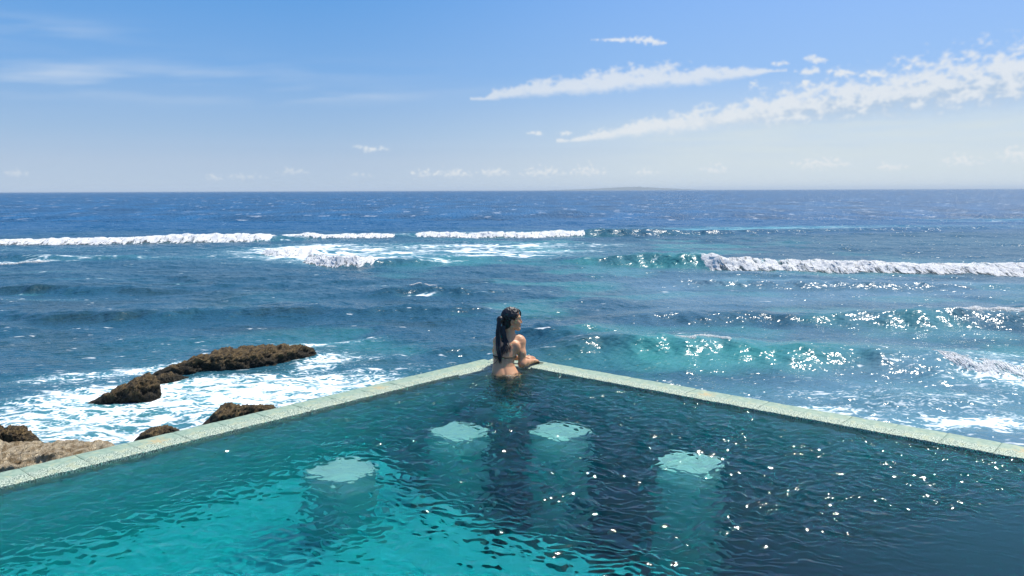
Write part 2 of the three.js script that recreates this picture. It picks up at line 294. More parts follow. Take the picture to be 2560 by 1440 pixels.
{
  const dists = [14]; // rows out to sea
  let d = 14;
  while (d < 45000) { const step = d < 60 ? 0.17 : d < 120 ? lerp(0.17, 0.42, (d - 60) / 60) : d < 265 ? 0.48 : (d - 265) * 0.035 + 0.6; d += step; dists.push(d); }
  const nu = 540, wide = (q) => 14 + 0.74 * q;
  const parts = [[0, 75, 'near'], [75, 265, 'mid'], [265, 1e9, 'far']];
  const sea = thing('sea');
  tag(sea, null, null, null, 'structure');
  const chopMat = { near: null, mid: null, far: null };
  for (const [from, to, which] of parts) {
    let a = dists.findIndex((q) => q >= from), b = dists.findIndex((q) => q >= to);
    if (b < 0) b = dists.length - 1;
    const nv = b - a + 1;
    const box = which === 'near' ? [-70, 70, -76, -13] : [-212, 212, -267, -74];
    const g = gridGeo(nu, nv, (i, j) => {
      const q = dists[a + j], t = i / (nu - 1) * 2 - 1, x = (0.9 * t + t ** 9) * wide(q), cell = Math.max(1.8 * wide(q) / nu, j ? q - dists[a + j - 1] : 0.17) * 0.9;
      return [x, seaHeight(x, -q, cell), -q];
    }, (p) => [(p[0] - box[0]) / (box[1] - box[0]), (p[2] - box[2]) / (box[3] - box[2])]);
    g.setIndex(new THREE.BufferAttribute(g.index.array, 1));
    const n = g.attributes.position.count, uv1 = new Float32Array(n * 2), P = g.attributes.position.array;
    for (let k = 0; k < n; k++) { uv1[k * 2] = P[k * 3]; uv1[k * 2 + 1] = P[k * 3 + 2]; }
    g.setAttribute('uv1', new THREE.BufferAttribute(uv1, 2));
    let mat;
    if (which === 'far') {
      const col = new Float32Array(n * 3);
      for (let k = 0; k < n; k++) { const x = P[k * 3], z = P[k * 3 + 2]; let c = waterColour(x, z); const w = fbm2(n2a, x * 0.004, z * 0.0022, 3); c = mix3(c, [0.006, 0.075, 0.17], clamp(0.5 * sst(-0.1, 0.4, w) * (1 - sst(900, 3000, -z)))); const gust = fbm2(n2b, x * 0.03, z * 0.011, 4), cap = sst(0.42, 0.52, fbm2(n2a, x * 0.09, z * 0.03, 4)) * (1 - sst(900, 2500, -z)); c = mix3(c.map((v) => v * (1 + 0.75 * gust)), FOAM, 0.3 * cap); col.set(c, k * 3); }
      g.setAttribute('color', new THREE.BufferAttribute(col, 3));
      mat = seaMaterial({ vertexColors: true, roughness: 0.3, normalMap: seaNormal, normalScale: new THREE.Vector2(1.3, 1.3) });
    } else {
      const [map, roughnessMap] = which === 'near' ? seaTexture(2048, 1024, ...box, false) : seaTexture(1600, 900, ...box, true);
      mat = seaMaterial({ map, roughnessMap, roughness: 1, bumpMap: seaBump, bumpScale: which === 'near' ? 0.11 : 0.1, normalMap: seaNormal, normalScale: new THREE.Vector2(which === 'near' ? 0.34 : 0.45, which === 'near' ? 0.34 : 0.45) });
    }
    // rows run out to sea, so turn the faces up
    const ix = g.index.array; for (let k = 0; k < ix.length; k += 3) { const t = ix[k + 1]; ix[k + 1] = ix[k + 2]; ix[k + 2] = t; }
    g.computeVertexNormals();
    if (g.attributes.normal.array[1] < 0) { for (let k = 0; k < ix.length; k += 3) { const t = ix[k + 1]; ix[k + 1] = ix[k + 2]; ix[k + 2] = t; } g.computeVertexNormals(); }
    mesh('water_surface', g, mat, sea);
  }
}


// ---------- breaking crests: heaped white water, one object each ----------
const foamBump = dataTex(512, 512, (u, v, o) => { const t = 0.5 + 0.35 * n3(Math.cos(u * 6.283) * 5, Math.sin(u * 6.283) * 5, Math.cos(v * 6.283) * 5) + 0.3 * n3(Math.cos(v * 6.283) * 13, Math.sin(v * 6.283) * 13 + Math.cos(u * 6.283) * 9, Math.sin(u * 6.283) * 13); o[0] = o[1] = o[2] = t; }, { srgb: false });
foamBump.channel = 1;
const foamAlpha = dataTex(1024, 256, (u, v, o) => { const a = u * 6.2832, c = Math.cos(a) * 3.2, s = Math.sin(a) * 3.2, body = Math.min(1, v * 1.5) * Math.min(1, (1 - v) * 5); const n = fbm3(c * 1.4, s * 1.4, v * 4.5, 5) * 1.1 + 0.5 * fbm3(c * 9, s * 9, v * 16, 3); o[0] = o[1] = o[2] = sst(0.18, 0.74, body * 1.1 + n - 0.1); }, { srgb: false });
foamAlpha.wrapT = THREE.ClampToEdgeWrapping; foamAlpha.wrapS = THREE.MirroredRepeatWrapping;
foamAlpha.wrapS = THREE.RepeatWrapping; foamAlpha.wrapT = THREE.RepeatWrapping;
const foamThin = dataTex(1024, 256, (u, v, o) => { const a = u * 6.2832, c = Math.cos(a) * 3.2, s = Math.sin(a) * 3.2, body = Math.min(1, v * 1.6) * Math.min(1, (1 - v) * 3); const n = ridged(n2a, u * 40, v * 9 + 3) * 0.4 + fbm3(c * 5, s * 5, v * 7 + 9, 4) * 1.1; o[0] = o[1] = o[2] = sst(0.3, 0.75, body * 0.75 + n); }, { srgb: false });
const foamMat = std({ alphaMap: foamAlpha, transparent: true, color: new THREE.Color().setRGB(0.95, 0.945, 0.92), roughness: 1, transmission: 0.25, thickness: 0, bumpMap: foamBump, bumpScale: 0.06 });
const thinMat = foamMat.clone(); thinMat.alphaMap = foamThin;
function breaker(label, pts, front, back, seed, cell = 0.3, snap = 0, mat = foamMat) {
  if (snap) pts = pts.map(([x, z, h]) => { let best = z, top = -9; for (let q = z - 3; q < z + 3; q += 0.1) { const y = seaHeight(x, q, 0.3); if (y > top) { top = y; best = q; } } return [x, best + snap, h]; });   // pts: [x, z of the toe, height]; the pile leans over the face towards the shore
  const x0 = pts[0][0], x1 = pts[pts.length - 1][0], nu = Math.max(12, Math.round((x1 - x0) / cell)), nv = Math.max(10, Math.round((front + back) / cell * 1.3));
  const g = gridGeo(nu, nv, (i, j) => {
    const x = lerp(x0, x1, i / (nu - 1)), [zt, hh] = crestAt(pts, Math.max(x, x0 + 1e-4)) ?? pts[pts.length - 1].slice(1), v = j / (nv - 1);
    const ends = sst(0, 0.05, i / (nu - 1)) * sst(1, 0.95, i / (nu - 1)), toe = 0.7 * n2a(x * 0.5, seed) + 0.35 * n2b(x * 1.6, seed);
    const s = lerp(-back, front, v), z = zt - front * 0.75 + s + toe;
    const prof = s > 0 ? (0.5 + 0.5 * Math.cos(Math.PI * clamp(s / front))) : Math.pow(clamp(1 + s / back), 1.1);
    const lump = 0.74 + 0.26 * fbm3(x * 0.5, z * 0.5, seed, 3) * 2 + 0.09 * fbm3(x * 2.1, z * 2.1, seed + 3, 4) * 2;
    const edge = s < 0 ? sst(0.02, 0.4, prof + 0.75 * fbm2(n2a, x * 0.6, z * 0.9 + seed, 4)) : 1;
    const up = 0.66 * hh * prof * Math.max(0.06, lump) * ends * edge - 0.1 * (1 - ends) - (prof < 0.05 ? 0.12 : 0) - 0.3 * (1 - edge);
    return [x + 0.25 * hh * fbm3(x * 1.3, up * 2, z * 1.3, 2), seaHeight(x, z, 0.3) + up, z + 0.55 * hh * Math.max(0, up / (hh + 0.01)) * 0.5];
  }, (p, i, j) => [p[0] / (16 * (front + back) / 9) + seed * 0.37, clamp(j / (nv - 1), 0.004, 0.996)]);
  const P = g.attributes.position, uv1 = new Float32Array(P.count * 2); for (let k = 0; k < P.count; k++) { uv1[k * 2] = P.getX(k) / 1.7; uv1[k * 2 + 1] = (P.getZ(k) + P.getY(k)) / 1.7; }
  g.setAttribute('uv1', new THREE.BufferAttribute(uv1, 2));
  const m = mesh('breaking_wave', g, mat);
  tag(m, label, 'wave', 'waves breaking on the reef');
  return m;
}
breaker('long white breaker at the left edge below the horizon', [[-118, -152, 0.5], [-97, -151.6, 0.8], [-79.5, -153.6, 0.9], [-66, -158, 1.3], [-56, -160, 1.1], [-48, -163, 0.35]], 3.6, 8, 1.5, 0.4);
breaker('thin white breaker line left of centre below the horizon', [[-51, -166, 0.2], [-42, -168, 0.55], [-34, -170, 0.5], [-25, -172, 0.35]], 2.2, 4, 2.5, 0.3);
breaker('short thick white breaker just above the person, far out', [[-22, -175, 0.35], [-18, -174.5, 0.95], [-8, -171.5, 1.0], [2, -171, 1.0], [12, -174.5, 0.95], [17, -176, 0.4]], 3.2, 5, 3.5, 0.33);
breaker('rounded white breaker tip left of centre, the smaller one in front of the foam sheet', [[-40, -126, 0.4], [-37, -124, 1.0], [-34, -123.2, 1.05], [-31, -124.5, 0.5]], 2.8, 5, 4.5, 0.22);
breaker('tumbling white breaker left of centre, nearest end of the foam sheet', [[-30.5, -114.5, 0.4], [-28, -111, 1.0], [-24, -106.5, 1.2], [-21, -105.6, 1.2], [-18.4, -107.5, 0.4]], 3, 5, 5.5, 0.22);
breaker('wide white breaker rolling in from the right edge', [[24.5, -103.6, 0.5], [27, -101.5, 1.15], [33, -98.2, 1.15], [42.3, -97, 1.1], [50.7, -94.3, 0.9], [60, -92, 0.75], [72, -89, 0.6]], 2.9, 7, 6.5, 0.17);
breaker('white water spilling beside the green wave at the right edge', [[24.2, -43.2, 0.06], [25.4, -41.8, 0.18], [27.2, -40.2, 0.22], [30, -38.2, 0.22], [33, -37, 0.15]], 1.1, 2.8, 7.5, 0.1, 0, thinMat);
breaker('small white cap on top of the near green wave', [[10.2, -48.0, 0.05], [11.2, -47.6, 0.16], [12.4, -47.5, 0.18], [13.6, -47.6, 0.06]], 0.5, 0.9, 8.5, 0.07, 0.35, thinMat);
breaker('white crest behind the dark curl at the right edge', [[34, -59.6, 0.1], [36, -58.8, 0.35], [39, -59, 0.45], [44, -60, 0.3]], 0.9, 2.4, 9.5, 0.14, 0.4, thinMat);
breaker('tiny white cap on open water above the person', [[-10.4, -77.3, 0.1], [-9.2, -76.8, 0.16], [-8.4, -76.9, 0.14], [-7.4, -77.2, 0.06]], 0.4, 0.7, 10.5, 0.08, 0.2, thinMat);
breaker('low white streak of a spent wave at the left edge', [[-92, -110, 0.25], [-80, -109.5, 0.35], [-72, -110.5, 0.35], [-66, -113.5, 0.2]], 1.0, 3, 11.5, 0.35, 0, thinMat);

// ---------- rocks in the surf ----------
const rockMat = std({ vertexColors: true, roughness: 0.95, bumpMap: dataTex(512, 512, (u, v, o) => { const a = u * 6.2832, b = v * 6.2832; const t = 0.5 + 0.3 * n3(Math.cos(a) * 6, Math.sin(a) * 6, Math.cos(b) * 6 + 2 * Math.sin(b)) + 0.3 * n3(Math.cos(b) * 15, Math.sin(b) * 15, Math.sin(a) * 14 + 3 * Math.cos(a)); o[0] = o[1] = o[2] = clamp(t); }, { srgb: false }), bumpScale: 0.12 });
function rock(name, label, A, B, spine, seed, palette, layered = 0) {   // spine rows: [t, half width, height, side offset]
  const nu = 150, nv = 64, dx = B[0] - A[0], dz = B[1] - A[1], len = Math.hypot(dx, dz), ux = dx / len, uz = dz / len, nx = -uz, nz = ux;   // n points to the shore when A is left of B
  const col = [];
  const g = gridGeo(nu, nv, (i, j) => {
    const t = i / (nu - 1), [w, h, off] = ptLine(spine, t), a = Math.PI * (j / (nv - 1)), c = Math.cos(a), s = Math.sin(a);
    const sx = Math.sign(c) * Math.pow(Math.abs(c), 0.75), sy = Math.pow(s, 0.7);
    let q = off + w * sx, y = h * sy * (1 + 0.14 * c) - 0.45 * (1 - sy), m = (t * 1.02 - 0.01) * len;
    const X = A[0] + ux * m + nx * q, Z = A[1] + uz * m + nz * q;
    const big = fbm3(X * 0.9, y * 1.1, Z * 0.9 + seed, 4), mid = 1 - Math.abs(n3(X * 2.6, y * 2.9, Z * 2.6 + seed)) * 2, fine = fbm3(X * 7, y * 7, Z * 7 + seed, 3);
    const k = Math.min(1, w * 1.6, h * 2.2), lay = layered * Math.abs(((y * 5.2 + X * 0.55 + 0.5 * big + 50) % 1) - 0.5) * 0.34;
    const dsp = k * (0.36 * big + 0.05 * mid + 0.06 * fine) + lay, out = [nx * c * dsp, s * dsp * 0.85, nz * c * dsp];
    const y2 = y + out[1];
    const tone = fbm3(X * 3.1 + 8, y2 * 3.1, Z * 3.1, 4) + 0.25 * mid, speck = n3(X * 16, y2 * 16, Z * 16);
    let cc = mix3(palette[0], palette[1], sst(-0.28, 0.42, tone));
    cc = mix3(cc, palette[2], sst(0.2, 0.7, speck) * 0.55);
    cc = mix3(cc, [0.03, 0.028, 0.02], (1 - layered) * sst(0.62, 0.28, y2 + 0.3 * big) * 0.85);     // wet weed band, carried higher to paint in the dark of shaded faces
    if (layered) cc = mix3(cc, palette[1], sst(0.0, 0.5, n3(X * 0.8, y2 * 9, Z * 1.2)) * 0.5);
    col.push(...cc);
    return [X + out[0] + ux * k * 0.12 * fine, y2, Z + out[2]];
  }, (p) => [p[0] / 1.3 + p[1] * 0.3, p[2] / 1.3 + p[1] * 0.6]);
  g.setAttribute('color', new THREE.BufferAttribute(new Float32Array(col), 3));
  const ix = g.index.array;
  const N = g.attributes.normal.array; let up = 0; for (let k = 1; k < N.length; k += 3) up += N[k];
  if (up < 0) { for (let k = 0; k < ix.length; k += 3) { const q = ix[k + 1]; ix[k + 1] = ix[k + 2]; ix[k + 2] = q; } g.computeVertexNormals(); }
  return tag(mesh(name, g, rockMat), label, 'rock');
}
const BROWN = [[0.04, 0.027, 0.014], [0.22, 0.145, 0.06], [0.4, 0.29, 0.13]], TAN = [[0.34, 0.235, 0.12], [0.74, 0.6, 0.39], [0.82, 0.7, 0.5]];
rock('reef_rock', 'longest brown reef rock lying in the surf, behind the others', [-19.6, -42.9], [-12.2, -48.4], [[0, 0.15, 0.1, 0], [0.1, 0.5, 0.4, 0], [0.25, 0.8, 0.75, 0], [0.31, 0.85, 0.7, 0.1], [0.36, 1.2, 0.9, 0.15], [0.5, 1.4, 0.95, 0.05], [0.7, 1.45, 0.85, -0.1], [0.88, 1.2, 0.65, -0.1], [0.97, 0.7, 0.5, 0], [1, 0.1, 0.1, 0]], 3.3, BROWN);
rock('reef_rock', 'low wedge-shaped brown rock in white foam at the left', [-20.1, -36.9], [-17.5, -38.7], [[0, 0.1, 0.05, 0], [0.2, 0.5, 0.35, 0], [0.5, 0.8, 0.75, 0], [0.8, 0.95, 1.0, 0], [0.95, 0.8, 0.95, 0], [1, 0.2, 0.3, 0]], 9.1, BROWN);
rock('reef_rock', 'thin brown rock ledge joining the wedge-shaped rock and the longest rock', [-19.6, -40.4], [-17.6, -42.4], [[0, 0.15, 0.05, 0], [0.3, 0.45, 0.35, 0], [0.7, 0.4, 0.35, 0], [1, 0.1, 0.05, 0]], 14.7, BROWN);
rock('reef_rock', 'brown rock peeping above the middle of the left pool edge', [-13.4, -32.9], [-10.4, -35.2], [[0, 0.1, 0.05, 0], [0.2, 0.6, 0.5, 0], [0.4, 0.8, 0.75, 0], [0.6, 0.7, 0.6, 0], [0.85, 0.5, 0.45, 0], [1, 0.1, 0.1, 0]], 21.3, BROWN);
rock('reef_rock', 'small dark rock just above the left pool edge', [-15.1, -30.6], [-13.2, -31.9], [[0, 0.1, 0.05, 0], [0.2, 0.45, 0.5, 0], [0.6, 0.5, 0.55, 0], [1, 0.1, 0.05, 0]], 27.9, BROWN);
rock('reef_rock', 'brown rock cut by the left border of the picture', [-21.6, -29.5], [-18.3, -30.4], [[0, 0.6, 0.6, 0], [0.4, 0.9, 1.15, 0], [0.75, 0.7, 0.8, 0], [1, 0.1, 0.05, 0]], 33.1, BROWN);
rock('shore_rock', 'pale sandy layered rock under the left end of the pool edge', [-21.5, -24.2], [-12.9, -27.6], [[0, 2.2, 1.3, 0], [0.35, 2.0, 1.45, 0], [0.65, 1.5, 1.35, 0], [0.85, 1.1, 1.1, 0], [0.96, 0.6, 0.7, 0], [1, 0.1, 0.1, 0]], 41.7, TAN, 1);


// ---------- far island, and the air between ----------
{
  const nu = 120, nv = 9, g = gridGeo(nu, nv, (i, j) => {
    const t = i / (nu - 1), h = 125 * (0.35 * Math.pow(Math.sin(Math.PI * t), 0.6) + 0.65 * Math.exp(-(((t - 0.55) / 0.22) ** 2)) + 0.06 * fbm2(n2a, t * 22, 3, 4)) * sst(0, 0.06, t) * sst(1, 0.94, t);
    const v = j / (nv - 1);
    return [lerp(1150, 7300, t), Math.max(-5, h * (1 - Math.abs(v * 2 - 1)) * (1 + 0.1 * n2b(t * 60, v * 4))), -30000 + lerp(600, -600, v)];
  });
  tag(mesh('island', g, std({ color: new THREE.Color().setRGB(0.06, 0.08, 0.07), roughness: 1, side: THREE.DoubleSide })), 'faint low island on the horizon', 'island', null, 'structure');
}
scene.fog = new THREE.FogExp2(new THREE.Color(0.84, 0.94, 1), 0.000036);
// ---------- pool ----------
const CX = -0.109, CZ = -9.05, COPE = 0.31, LEVEL = 8.1, TOP = 8.122, DEPTH = 1.2, TURN = -Math.atan2(0.6575, 0.7535);
const RX = 0.7535, RZ = 0.6575;      // along the right-hand edge; the left-hand edge runs along (-RZ, RX)
const poolToWorld = (a, b) => [CX + a * RX - b * RZ, CZ + a * RZ + b * RX];    // a along the right edge, b along the left edge
const stoneTex = (seed, stain) => dataTex(256, 256, (u, v, o) => {
  const n = fbm2(n2a, u * 5 + seed, v * 5, 4), s = n2b(u * 24 + seed, v * 24), s2 = n2a(u * 50 + seed, v * 50);
  let c = mix3([0.23, 0.33, 0.25], [0.31, 0.41, 0.31], sst(-0.4, 0.4, n));
  const pit = sst(0.42, 0.56, v + 0.07 * n2a(u * 9 + seed, 4)) ;                    // the inner half is pitted and pebbly
  c = mix3(c, [0.60, 0.66, 0.52], pit * sst(-0.2, 0.5, s + 0.3 * s2) * 0.95);
  c = mix3(c, [0.045, 0.07, 0.06], pit * sst(0.12, 0.5, -s + 0.35 * s2) * 0.7);
  c = mix3(c, [0.44, 0.46, 0.28], 0.5 * sst(0.1, 0.45, fbm2(n2b, u * 2.4 + seed * 2, v * 2.4, 3)));
  c = mix3(c, [0.52, 0.40, 0.20], stain * sst(0.05, 0.3, 0.32 - Math.hypot(u - 0.5, v - 0.45) + 0.28 * fbm2(n2a, u * 7 + seed, v * 7, 3)));
  o[0] = c[0]; o[1] = c[1]; o[2] = c[2];
}, { repeat: true });
const stoneMats = [0, 1, 2, 3].map((k) => std({ map: stoneTex(k * 17.3 + 2, k === 3 ? 0.8 : 0), color: new THREE.Color().setRGB(0.88, 0.88, 0.86), roughness: 0.62 }));
function slabGeo(seed, length, tilt = 0) {            // long side along x, outer edge at z = 0, inner edge at z = COPE
  const nu = 38, nv = 34, thick = 0.11, gap = 0.0011, e = 0.006;
  const g = gridGeo(nu, nv, (i, j) => {
    // first and last rows run down the sides
    const ii = clamp((i - 1) / (nu - 3)), jj = clamp((j - 1) / (nv - 3)), edge = i === 0 || j === 0 || i === nu - 1 || j === nv - 1;
    const x = lerp(gap, length - gap, ii), z = COPE * jj, rim = Math.min(x - gap, length - gap - x, z, COPE - z);
    const pit = sst(0.14, 0.19, z + 0.02 * n2a(x * 14 + seed, z * 14));
    const y = 0.002 * n2a(x * 6 + seed, z * 6) + pit * (0.003 * n2b(x * 75 + seed, z * 75) + 0.002 * n2a(x * 140, z * 140 + seed)) - (rim < e ? e - rim : 0) * 0.7 - tilt * z / COPE;
    return [x, edge ? -thick : y, z];
  }, (p, i, j) => [p[0] / 0.36, p[2] / COPE * 0.9 + 0.05 - Math.min(0, p[1] + 0.05) * (j === nv - 1 ? 3 : -3)]);
  const ix = g.index.array; for (let k = 0; k < ix.length; k += 3) { const q = ix[k + 1]; ix[k + 1] = ix[k + 2]; ix[k + 2] = q; }
  return toCreasedNormals(g, 0.7);
}
const slabLen = 0.36, slabs = [0, 1, 2, 3].map((k) => slabGeo(k * 31 + 4, slabLen)), slabsTilt = [slabGeo(77, slabLen, 0.034), slabGeo(93, slabLen, 0.018)], slabCorner = slabGeo(55, COPE, 0.03);
{
  const right = thing('pool_coping', CX, TOP, CZ), left = thing('pool_coping', CX, TOP, CZ), r = rng(8);
  tag(right, 'pale green stone coping along the right-hand pool edge', 'coping'); tag(left, 'pale green stone coping along the left-hand pool edge, rough on the pool side', 'coping');
  right.rotation.y = TURN; left.rotation.y = TURN;
  mesh('coping_slab', slabCorner, stoneMats[1], right);
  for (let k = 0; k < 27; k++) {
    const s = mesh('coping_slab', k === 0 ? slabsTilt[1] : slabs[Math.floor(r() * 4)], stoneMats[k === 6 || k === 13 ? 3 : Math.floor(r() * 3)], right);
    s.position.set(COPE + k * slabLen, (r() - 0.5) * 0.003, 0);
  }
  for (let k = 0; k < 24; k++) {       // mirrored across the corner's diagonal: the outer edge lies to the left
    const s = mesh('coping_slab', k < 2 ? slabsTilt[k] : slabs[Math.floor(r() * 4)], stoneMats[k === 10 || k === 4 ? 3 : Math.floor(r() * 3)], left);
    s.rotation.y = Math.PI / 2; s.scale.z = 1; s.position.set(0, (r() - 0.5) * 0.003, COPE + (k + 1) * slabLen);
  }
}
// basin: 1.2 m deep, deepened below the right-hand edge to stand in for shadow
const floorDepth = (x, q) => { const q0 = 1.65 + 0.35 * Math.exp(-(((x - 2.2) / 1.2) ** 2)); return DEPTH + 2.0 * (1 - sst(q0, q0 + 0.7, q)); };
const tileTex = dataTex(512, 512, (u, v, o) => {
  const n = fbm2(n2a, u * 6, v * 6, 4), t = n2b(Math.floor(u * 16) * 3.7, Math.floor(v * 16) * 5.1);
  const c = mix3([0.42, 0.59, 0.47], [0.52, 0.68, 0.55], clamp(0.5 + 0.5 * n + 0.25 * t));
  o[0] = c[0]; o[1] = c[1]; o[2] = c[2];
});
const tileMat = std({ map: tileTex, roughness: 0.7 });
const box = (x0, x1, y0, y1, z0, z1) => { const g = new THREE.BoxGeometry(x1 - x0, y1 - y0, z1 - z0); g.translate((x0 + x1) / 2, (y0 + y1) / 2, (z0 + z1) / 2); const p = g.attributes.position, n = g.attributes.normal, uv = g.attributes.uv; for (let i = 0; i < p.count; i++) { const ax = Math.abs(n.getX(i)), ay = Math.abs(n.getY(i)); const s = ay > 0.5 ? [p.getX(i), p.getZ(i)] : ax > 0.5 ? [p.getZ(i), p.getY(i)] : [p.getX(i), p.getY(i)]; uv.setXY(i, s[0] / 1.6, s[1] / 1.6); } return g; };
{
  const pool = thing('swimming_pool', CX, LEVEL, CZ);
  pool.rotation.y = TURN;
  tag(pool, 'sea-facing stone pool basin with its corner towards the ocean', 'pool');
  mesh('pool_floor', (() => { const g = gridGeo(70, 90, (i, j) => { const x = 0.02 + 10.4 * i / 69, z = 10.4 * j / 89; return [x, -floorDepth(x, z), z]; }, (p) => [p[0] / 1.6, p[2] / 1.6]); const ix = g.index.array; for (let k = 0; k < ix.length; k += 3) { const q = ix[k + 1]; ix[k + 1] = ix[k + 2]; ix[k + 2] = q; } g.computeVertexNormals(); return g; })(), tileMat, pool);
  mesh('pool_wall', box(0.004, COPE - 0.012, -7.5, -0.094, COPE, 9.2), tileMat, pool);
  mesh('pool_wall', box(0.004, 10.2, -7.5, -0.094, 0.004, COPE - 0.012), tileMat, pool);
}
const terrace = mesh('terrace', box(-11, 11, 6.2, 8.32, -2.42, 6), std({ color: new THREE.Color().setRGB(0.34, 0.36, 0.31), roughness: 0.85 }));
tag(terrace, null, null, null, 'structure');
// submerged stools: square pillars whose tops lie a hand below the surface
const seatSpots = [[-0.445, -6.42, 'left of the two nearest the corner'], [0.40, -6.42, 'right of the two nearest the corner'], [-1.22, -5.52, 'farthest left of the four'], [1.30, -5.66, 'farthest right of the four']];
{
  const seatGeo = box(-0.175, 0.175, -3.3, -0.26, -0.185, 0.185), capGeo = (() => { const s = new THREE.Shape(); const w = 0.195, r = 0.1; s.moveTo(-w + r, -w); s.lineTo(w - r, -w); s.quadraticCurveTo(w, -w, w, -w + r); s.lineTo(w, w - r); s.quadraticCurveTo(w, w, w - r, w); s.lineTo(-w + r, w); s.quadraticCurveTo(-w, w, -w, w - r); s.lineTo(-w, -w + r); s.quadraticCurveTo(-w, -w, -w + r, -w); const g = new THREE.ExtrudeGeometry(s, { depth: 0.04, bevelEnabled: true, bevelSize: 0.01, bevelThickness: 0.01, bevelSegments: 2 }); g.rotateX(-Math.PI / 2); g.translate(0, -0.249, 0); return g; })();
  const capMat = std({ color: new THREE.Color().setRGB(0.52, 0.58, 0.48), roughness: 0.7 });
  for (const [x, z, where] of seatSpots) {
    const t = thing('stone_stool', x, LEVEL, z);
    t.rotation.y = TURN;
    tag(t, `pale stone stool under the water, ${where}`, 'stool', 'submerged stools in the pool');
    mesh('pillar', seatGeo, tileMat, t);
    mesh('seat_top', capGeo, capMat, t);
  }
  const step = mesh('pool_step', box(-0.3, 0.3, -3.3, -0.93, -0.3, 0.3), tileMat);
  step.position.set(-0.05, LEVEL, -8.2); step.rotation.y = TURN; tag(step, 'tiled pillar step under the feet of the person', 'step');
}
// water: one closed body with a rippled top
const ripples = [];
{
  const r = rng(29);
  for (let i = 0; i < 52; i++) { const L = i < 44 ? 0.038 * Math.pow(3.6, i / 43) : 0.22 + 0.05 * (i - 44), th = (r() - 0.5) * 1.8 + 0.2, k = 2 * Math.PI / L; ripples.push([k * Math.sin(th), k * Math.cos(th), (L < 0.075 ? 0.076 : L < 0.2 ? 0.06 : 0.024) * L / 6.283 * (0.55 + 0.9 * r()) * (L < 0.2 && L > 0.05 && i % 3 ? -1 : 1), r() * 6.283]); }
}
function poolHeight(x, z) {
  const calm = sst(-3.25, -2.5, 0.447 * x + 0.894 * z) * sst(0.5, 1.1, x);
  const gust = (0.98 + 0.22 * n2a(x * 0.7, z * 0.9) + 0.2 * n2b(x * 2.1, z * 2.1)) * (1 - 0.86 * calm);
  const wx = x + 0.05 * n2a(x * 2.6, z * 2.6) + 0.02 * n2b(x * 7, z * 7), wz = z + 0.05 * n2b(x * 2.6 + 7, z * 2.6) + 0.02 * n2a(x * 7, z * 7);
  let h = 0;
  for (const [kx, kz, a, ph] of ripples) { const q = kx * wx + kz * wz + ph; if (a > 0) { const s = Math.sin(q); h += a * (s + 0.3 * s * s - 0.15); } else h -= a * (1.2 - 2.0 * Math.abs(Math.sin(q * 0.5))); }
  return h * gust;
}
{
  const nu = 880, nv = 740, zA = CZ + 0.14, zB = -2.4;
  const top = gridGeo(nu, nv, (i, j) => {
    const z = lerp(zA, zB, j / (nv - 1)), s = z - zA, xl = CX - s * RZ / RX, xr = CX + s * RX / RZ, x = lerp(xl, xr, i / (nu - 1));
    return [x, LEVEL + poolHeight(x, z), z];
  }, (p) => [p[0], p[2]]);
  const P = Array.from(top.attributes.position.array), I = [];
  const src = top.index.array;
  for (let k = 0; k < src.length; k += 3) I.push(src[k], src[k + 2], src[k + 1]);
  const loop = [];
  for (let i = 0; i < nu; i++) loop.push(i);
  for (let j = 1; j < nv; j++) loop.push(j * nu + nu - 1);
  for (let i = nu - 2; i >= 0; i--) loop.push((nv - 1) * nu + i);
  for (let j = nv - 2; j > 0; j--) loop.push(j * nu);
  const base = P.length / 3, N = loop.length, yb = LEVEL - DEPTH - 2.2;
  for (const v of loop) P.push(P[v * 3], yb, P[v * 3 + 2]);
  P.push(0, yb, -5);
  const mid = base + N;
  for (let k = 0; k < N; k++) { const k2 = (k + 1) % N; I.push(loop[k], loop[k2], base + k2, loop[k], base + k2, base + k, mid, base + k, base + k2); }
  const g = new THREE.BufferGeometry();
  g.setAttribute('position', new THREE.BufferAttribute(new Float32Array(P), 3));
  const uv = new Float32Array(P.length / 3 * 2); for (let k = 0; k < P.length / 3; k++) { uv[k * 2] = P[k * 3]; uv[k * 2 + 1] = P[k * 3 + 2]; }
  g.setAttribute('uv', new THREE.BufferAttribute(uv, 2));
  g.setIndex(new THREE.BufferAttribute(new Uint32Array(I), 1));
  g.computeVertexNormals();
  const water = mesh('pool_water', g, std({ color: 0xffffff, roughness: 0.05, transmission: 1, thickness: 1, ior: 1.33, attenuationColor: new THREE.Color().setRGB(0.2, 0.815, 0.88), attenuationDistance: 1, transparent: true, opacity: 0.89 }));
  tag(water, null, null, null, 'structure');
}

